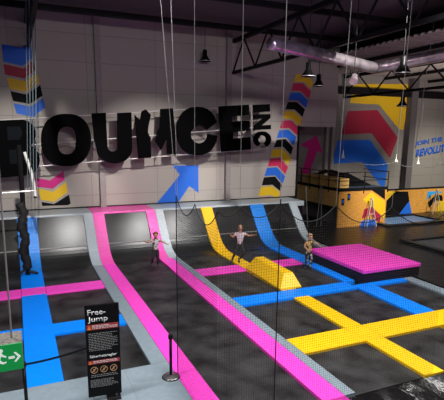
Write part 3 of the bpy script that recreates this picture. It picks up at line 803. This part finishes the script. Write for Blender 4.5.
def tri(f0, f1, x0, x1):
    bm = bmesh.new(); prism(bm, [(x0*wB, -.008, bz(f1)), (x1*wB, -.008, bz(f1)), ((x0+x1)/2*wB, -.008, bz(f0))], (0, .004, 0)); obj('warning_triangle', bm, M['orange'], t)
band(.205, .262); tri(.212, .257, .05, .17)
def smallprint(f0, f1, n, seed, m='signdim', xa=.08, xb=.92, h=.3, y=-.003):
    rnd = random.Random(seed); bm = bmesh.new(); st = (f1-f0)/n
    for i in range(n):
        x = xa; xe = xb*(.7+.3*rnd.random())
        while x < xe:
            w_ = .03+.06*rnd.random(); box(bm, x*wB, min(x+w_, xb)*wB, y, y+.003, bz(f0+st*i+st*h), bz(f0+st*i)); x += w_+.018
    obj('small_print', bm, M[m], t)
smallprint(.215, .258, 3, 1, 'signwhite', .20, .93, .45, -.007)
smallprint(.30, .50, 11, 2)
bt('Säkerhetsregler', .535, .572, .09, .88, 'signwhite', .01)
band(.595, .635); tri(.598, .632, .05, .15); smallprint(.602, .632, 2, 5, 'signwhite', .18, .93, .45, -.007)
for k in range(3):
    cx_ = (.2+.29*k)*wB; cz = bz(.70); r = .095*wB*1.15
    bm = bmesh.new(); n = 20
    ringprism(bm, [(cx_+r*math.cos(2*PI*i/n), -.006, cz+r*math.sin(2*PI*i/n)) for i in range(n)], [(cx_+r*.84*math.cos(2*PI*i/n), -.006, cz+r*.84*math.sin(2*PI*i/n)) for i in range(n)], (0, .005, 0))
    d = r*.68; w_ = r*.08; prism(bm, [(cx_-d-w_, -.006, cz-d+w_), (cx_-d+w_, -.006, cz-d-w_), (cx_+d+w_, -.006, cz+d-w_), (cx_+d-w_, -.006, cz+d+w_)], (0, .005, 0))
    obj('prohibition_symbol', bm, M['symbol'], t)
    bm = bmesh.new(); box(bm, cx_-r*.2, cx_+r*.2, -.004, -.001, cz-r*.4, cz+r*.35); obj('pictogram', bm, M['signdim'], t)
smallprint(.755, .79, 2, 6, 'signdim', .1, .9, .3)
smallprint(.81, .90, 7, 8)
# belt from the left stanchion to the board
bp = Vector((p2.x, p2.y-.0, ZP+.945)); bq = Vector((pl.x+.0, pl.y+.02, 0)); bq.z = at_y(87, 348.5, pl.y).z
bm = bmesh.new(); nseg = 14; prev = None
d = (bq-bp)
for i in range(nseg+1):
    f_ = i/nseg; c = bp+d*f_+Vector((0, 0, -.03*4*f_*(1-f_))); n_ = Vector((-d.y, d.x, 0)).normalized()*.002
    ring = [bm.verts.new(c+Vector((0,0,s_*.022))+n_*q_) for s_, q_ in ((-1,-1),(1,-1),(1,1),(-1,1))]
    if prev:
        for k in range(4): bm.faces.new((prev[k], prev[(k+1) % 4], ring[(k+1) % 4], ring[k]))
    prev = ring
tag(obj('barrier_belt', bm, M['pole']), 'black barrier belt stretched from the left stanchion to the rules board', 'belt')

# ---- black plastic sheet at lower right
bm = bmesh.new(); g = []
NX, NY = 130, 22
for i in range(NX+1):
    row = []; x = XQ1+.0+(18-XQ1)*i/NX
    for j in range(NY+1):
        y = 6.87-2.6*j/NY; w = min(1, j/5)
        z = -.01-.04*j/NY + w*(.05*math.sin(9*x+1.5*math.sin(2.2*y))+.03*math.sin(23*x+3*y)+.03*math.sin(5*y+2*x))-.12*w
        row.append(bm.verts.new((x, y, z+.03)))
    g.append(row)
for i in range(NX):
    for j in range(NY): bm.faces.new((g[i][j], g[i+1][j], g[i+1][j+1], g[i][j+1]))
tag(obj('plastic_sheet', bm, M['tarp'], None, 0, True), 'crumpled shiny black plastic sheet at the lower right edge', 'sheet')
bm = bmesh.new()
for k in range(4):
    a = at_z(424+k, 379, .06); b = at_z(452, 384+k*5, .03)
    pts = [a.lerp(b, i/8)+Vector((0, 0, .03*math.sin(i*2+k))) for i in range(9)]; tube(bm, pts, .008, 5)
tag(obj('plastic_strand', bm, M['white']), 'loose white plastic strands lying on the black plastic sheet', 'plastic strands')

# ================================================================ PEOPLE
def skin_mesh(name, verts, edges, radii, m, parent=None, sub=1, root=0):
    me = bpy.data.meshes.new(name); me.from_pydata([tuple(v) for v in verts], edges, []); me.update()
    o = bpy.data.objects.new('tmp', me); C.objects.link(o)
    md = o.modifiers.new('s', 'SKIN'); md.use_smooth_shade = True; md.branch_smoothing = .3
    for i, r in enumerate(radii):
        sv = me.skin_vertices[0].data[i]; sv.radius = (r, r) if not isinstance(r, tuple) else r; sv.use_root = (i == root)
    s_ = o.modifiers.new('u', 'SUBSURF'); s_.levels = sub; s_.render_levels = sub
    dg = bpy.context.evaluated_depsgraph_get(); m2 = bpy.data.meshes.new_from_object(o.evaluated_get(dg))
    bpy.data.objects.remove(o); m2.name = name
    m2.materials.clear(); m2.materials.append(m)
    m2.polygons.foreach_set('use_smooth', [True]*len(m2.polygons))
    q = bpy.data.objects.new(name, m2); C.objects.link(q)
    if parent: q.parent = parent
    return q
def ell(bm, c, r, n=14, m=9):
    c = Vector(c); lathe(bm, [(r[0]*math.sin(PI*i/m), -r[2]*math.cos(PI*i/m)) for i in range(m+1)], (0,0,0), n)
def ellipsoid(name, c, r, mt, parent, cut=None):
    bm = bmesh.new(); bmesh.ops.create_uvsphere(bm, u_segments=16, v_segments=12, radius=1)
    for v in bm.verts: v.co = Vector((v.co.x*r[0], v.co.y*r[1], v.co.z*r[2]))
    if cut: bmesh.ops.delete(bm, geom=[v for v in bm.verts if cut(v.co)], context='VERTS')
    for v in bm.verts: v.co += Vector(c)
    return obj(name, bm, mt, parent, 0, True)
def person(loc, rz, s, pose, shirt, trousers, hair, label, long_hair=False, child=False, sleeve=.55):
    t = thing('person', label, 'person', loc, rz)
    t.scale = (s, s, s)
    P = pose
    hr = 1.22 if child else 1.0
    V = [Vector(P[k]) for k in ('pelvis', 'waist', 'chest', 'neck')]
    # head axis
    head = V[3]+Vector(P.get('head', (0, -.02, .15)))*hr
    top = head+Vector((0, 0, .09))*hr
    verts = V+[head-Vector((0,-.0,.055))*hr, head+Vector((0,0,.02))*hr, top]; edges = [(0,1),(1,2),(2,3),(3,4),(4,5),(5,6)]
    rad = [(.115,.10), (.10,.085), (.125,.10), .05, .07*hr, .088*hr, .062*hr]
    for side in ('L', 'R'):
        sx = 1 if side == 'L' else -1
        sh, el, wr = [Vector(P[side+k]) for k in ('sh', 'el', 'wr')]
        hp, kn, an, toe = [Vector(P[side+k]) for k in ('hip', 'kn', 'an', 'toe')]
        i = len(verts); verts += [sh, el, wr]; edges += [(2,i),(i,i+1),(i+1,i+2)]; rad += [.062, .050, .034]
        d = (wr-el).normalized(); up = Vector((0,0,1)); sd = d.cross(up).normalized()
        palm = wr+d*.07; j = len(verts); verts.append(palm); edges.append((i+2, j)); rad.append((.036, .022))
        for k, (o_, ln) in enumerate([(-.028,.070), (-.010,.080), (.009,.075), (.026,.060)]):
            a_ = palm+sd*o_+d*.022; b_ = a_+d*ln*.5+sd*o_*.25; c_ = b_+d*ln*.45-up*.012
            q = len(verts); verts += [a_, b_, c_]; edges += [(j,q),(q,q+1),(q+1,q+2)]; rad += [.0095, .009, .007]
        a_ = wr+d*.03-sd*.03; b_ = a_+d*.035-sd*.022; q = len(verts); verts += [a_, b_]; edges += [(i+2, q), (q, q+1)]; rad += [.011, .009]
        i = len(verts); verts += [hp, kn, an, toe]; edges += [(0,i),(i,i+1),(i+1,i+2),(i+2,i+3)]; rad += [.082, .055, .036, .030]
    skin_mesh('body', verts, edges, rad, M['skin'], t, 1)
    # shirt
    v = [V[0]+Vector((0,0,-.04)), V[1], V[2], V[3]-Vector((0,0,.045))]; e = [(0,1),(1,2),(2,3)]; r = [(.150,.130), (.125,.108), (.148,.122), .075]
    for side in ('L', 'R'):
        sh, el, wr = [Vector(P[side+k]) for k in ('sh', 'el', 'wr')]; i = len(v)
        v += [sh, sh.lerp(el, sleeve)]; e += [(2,i),(i,i+1)]; r += [.080, .074]
    skin_mesh('shirt', v, e, r, shirt, t, 1, 1)
    v = [V[0]+Vector((0,0,.13)), V[0]]; e = [(0,1)]; r = [(.118,.10), (.135,.118)]
    for side in ('L', 'R'):
        hp, kn, an = [Vector(P[side+k]) for k in ('hip', 'kn', 'an')]; i = len(v)
        v += [hp, kn, kn.lerp(an, .92)]; e += [(1,i),(i,i+1),(i+1,i+2)]; r += [.098, .066, .046]
    skin_mesh('trousers', v, e, r, trousers, t, 1, 1)
    for side in ('L', 'R'):
        an, toe = Vector(P[side+'an']), Vector(P[side+'toe']); dd = (toe-an)
        skin_mesh('sock', [an+Vector((0,0,.05))*.6, an-dd*.12, an.lerp(toe, .6), toe+dd*.12], [(0,1),(1,2),(2,3)], [.042, .044, .043, .030], M['shoe'], t, 1, 1)
    # hair, face
    hc = head+Vector((0, .012, .035))*hr
    ellipsoid('hair', hc, (.100*hr, .112*hr, .118*hr), hair, t, lambda c: c.y < -.03 and c.z < .045 or c.z < -.075)
    if long_hair: skin_mesh('ponytail', [hc+Vector((0,.09,.05)), hc+Vector((.02,.17,.08)), hc+Vector((.05,.22,.0)), hc+Vector((.05,.23,-.1))], [(0,1),(1,2),(2,3)], [.03,.035,.03,.015], hair, t, 1)
    for sx in (-1, 1):
        ellipsoid('eye', head+Vector((sx*.033, -.080, .012))*hr, (.013, .008, .008), M['eye'], t)
        ellipsoid('ear', head+Vector((sx*.086, .0, .0))*hr, (.012, .022, .03), M['skin'], t)
    ellipsoid('nose', head+Vector((0, -.090, -.015))*hr, (.012, .017, .020), M['skin'], t)
    ellipsoid('mouth', head+Vector((0, -.078, -.048))*hr, (.024, .008, .007), M['lip'], t)
    return t
# jumping woman: arms wide, one knee lifted
poseW = dict(pelvis=(0,0,.92), waist=(0,-.01,1.08), chest=(.0,-.01,1.30), neck=(0,-.02,1.45), head=(.01,-.03,.15),
 Lsh=(.17,0,1.38), Lel=(.36,-.06,1.28), Lwr=(.55,-.14,1.33), Rsh=(-.17,0,1.38), Rel=(-.32,-.06,1.22), Rwr=(-.44,-.18,1.37),
 Lhip=(.09,0,.86), Lkn=(.20,-.16,.52), Lan=(-.02,.06,.20), Ltoe=(-.02,-.06,.10),
 Rhip=(-.09,0,.86), Rkn=(-.22,-.12,.55), Ran=(-.30,.10,.20), Rtoe=(-.34,.0,.11))
YWm = 16.75
p = at_y(239.5, 264.5, YWm); person((p.x, YWm, p.z), -.35, .96, poseW, M['shirt_w'], M['trouser'], M['hair_b'], 'person in white pinkish T-shirt and black leggings jumping with arms spread', True)
poseK = dict(pelvis=(0,0,.82), waist=(0,-.01,.98), chest=(0,-.01,1.2), neck=(0,-.02,1.34), head=(.01,-.03,.14),
 Lsh=(.15,0,1.28), Lel=(.32,-.06,1.20), Lwr=(.47,-.16,1.14), Rsh=(-.15,0,1.28), Rel=(-.30,-.05,1.18), Rwr=(-.44,-.16,1.24),
 Lhip=(.08,0,.76), Lkn=(.10,-.05,.42), Lan=(.09,.03,.06), Ltoe=(.10,-.03,-.06),
 Rhip=(-.08,0,.76), Rkn=(-.14,-.10,.45), Ran=(-.20,.08,.12), Rtoe=(-.24,.02,.01))
YK = 16.4
p = at_y(156.0, 266.5, YK); person((p.x, YK, p.z), -.3, .80, poseK, M['shirt_p'], M['trouser'], M['hair_r'], 'auburn haired child in speckled shirt jumping on the lane between the pink strips', False, True)
poseS = dict(pelvis=(0,0,.84), waist=(0,-.01,1.0), chest=(0,-.02,1.2), neck=(0,-.03,1.34), head=(.01,-.04,.14),
 Lsh=(.15,0,1.28), Lel=(.33,-.08,1.20), Lwr=(.54,-.10,1.06), Rsh=(-.15,0,1.28), Rel=(-.24,-.05,1.06), Rwr=(-.16,-.22,.96),
 Lhip=(.08,0,.78), Lkn=(.12,-.06,.44), Lan=(.10,.02,.07), Ltoe=(.12,-.13,.03),
 Rhip=(-.08,0,.78), Rkn=(-.12,-.08,.44), Ran=(-.13,.02,.07), Rtoe=(-.17,-.12,.03))
YS = 15.0
p = at_z(308, 269, ZB); person((p.x, p.y, ZB), -.2, .88, poseS, M['shirt_y'], M['trouser2'], M['hair_b'], 'child in black and mustard top and dark trousers standing beside the pink platform', False, True)

# ================================================================ LIGHT
def spot(loc, target, power, col, size=.25, angle=120, blend=.6):
    l = bpy.data.lights.new('spot', 'SPOT'); l.energy = power; l.color = col; l.shadow_soft_size = size
    l.spot_size = math.radians(angle); l.spot_blend = blend
    o = bpy.data.objects.new('spot_light', l); C.objects.link(o); o.location = loc
    o.rotation_euler = (Vector(target)-Vector(loc)).to_track_quat('-Z', 'Y').to_euler(); return o
def area(loc, target, power, col, sx, sy):
    l = bpy.data.lights.new('area', 'AREA'); l.shape = 'RECTANGLE'; l.size = sx; l.size_y = sy; l.energy = power; l.color = col
    o = bpy.data.objects.new('fill_light', l); C.objects.link(o); o.location = loc
    o.rotation_euler = (Vector(target)-Vector(loc)).to_track_quat('-Z', 'Y').to_euler(); return o
warm = (1, .95, .88)
# unseen lights added above and behind the viewer, out of the picture: they light the deck, not the wall
for x in (-2, 3.5, 9, 14.0): spot((x, 8.0, 9.8), (x, 9.4, 0), 2250, (1, .98, .96), .5, 108, .45)
area((4, -1, 9.4), (5, 6, 0), 800, (1, .98, .95), 6, 1.5)
# row of spots that throws the letters' shadows down the wall
for x in (.5, 6.0, 11.5): spot((x, 9.5, 10.0), (x, 22.6, 2.6), 5600, warm, .08, 36, .7)
spot((18.5, 13.5, 9.0), (21.3, 24.5, -1.6), 9000, (1, .92, .82), .25, 46, 1.0)  # added spot with no fixture, brightens the far wall and the plywood
spot((27, 16, 8.9), (28.5, 26, .3), 6500, (1, .95, .80), .25, 58, 1.0)  # second added spot, lifts the right part of the far wall
# lamps over the ramps
for x in (2.7, 6.8, 8.9): spot((x, 17.4, 8.6), (x-.5, 19.5, 0), 700, (1, .98, .97), .2, 48, .8)
# added lights without fixtures: purple wash on the upper wall, pinkish uplights on the roof
spot((8, 10.5, 7.2), (6.0, 22.6, 7.4), 130, (.62, .40, 1.0), .3, 120, .8)
spot((17, 9, 6.5), (18.5, 16, 10), 420, (1, .72, .9), .3, 100, .8)
spot((20.5, 13, 5.0), (24, 20.5, 9.2), 3800, (1, .86, .80), .3, 75, .9)
w = bpy.data.worlds.new('world'); sc.world = w; w.use_nodes = True
w.node_tree.nodes['Background'].inputs[0].default_value = (.5, .5, .6, 1); w.node_tree.nodes['Background'].inputs[1].default_value = .03
sc.view_settings.view_transform = 'Standard'; sc.view_settings.look = 'None'; sc.view_settings.gamma = 1; sc.view_settings.exposure = 0
sc.view_settings.use_curve_mapping = False
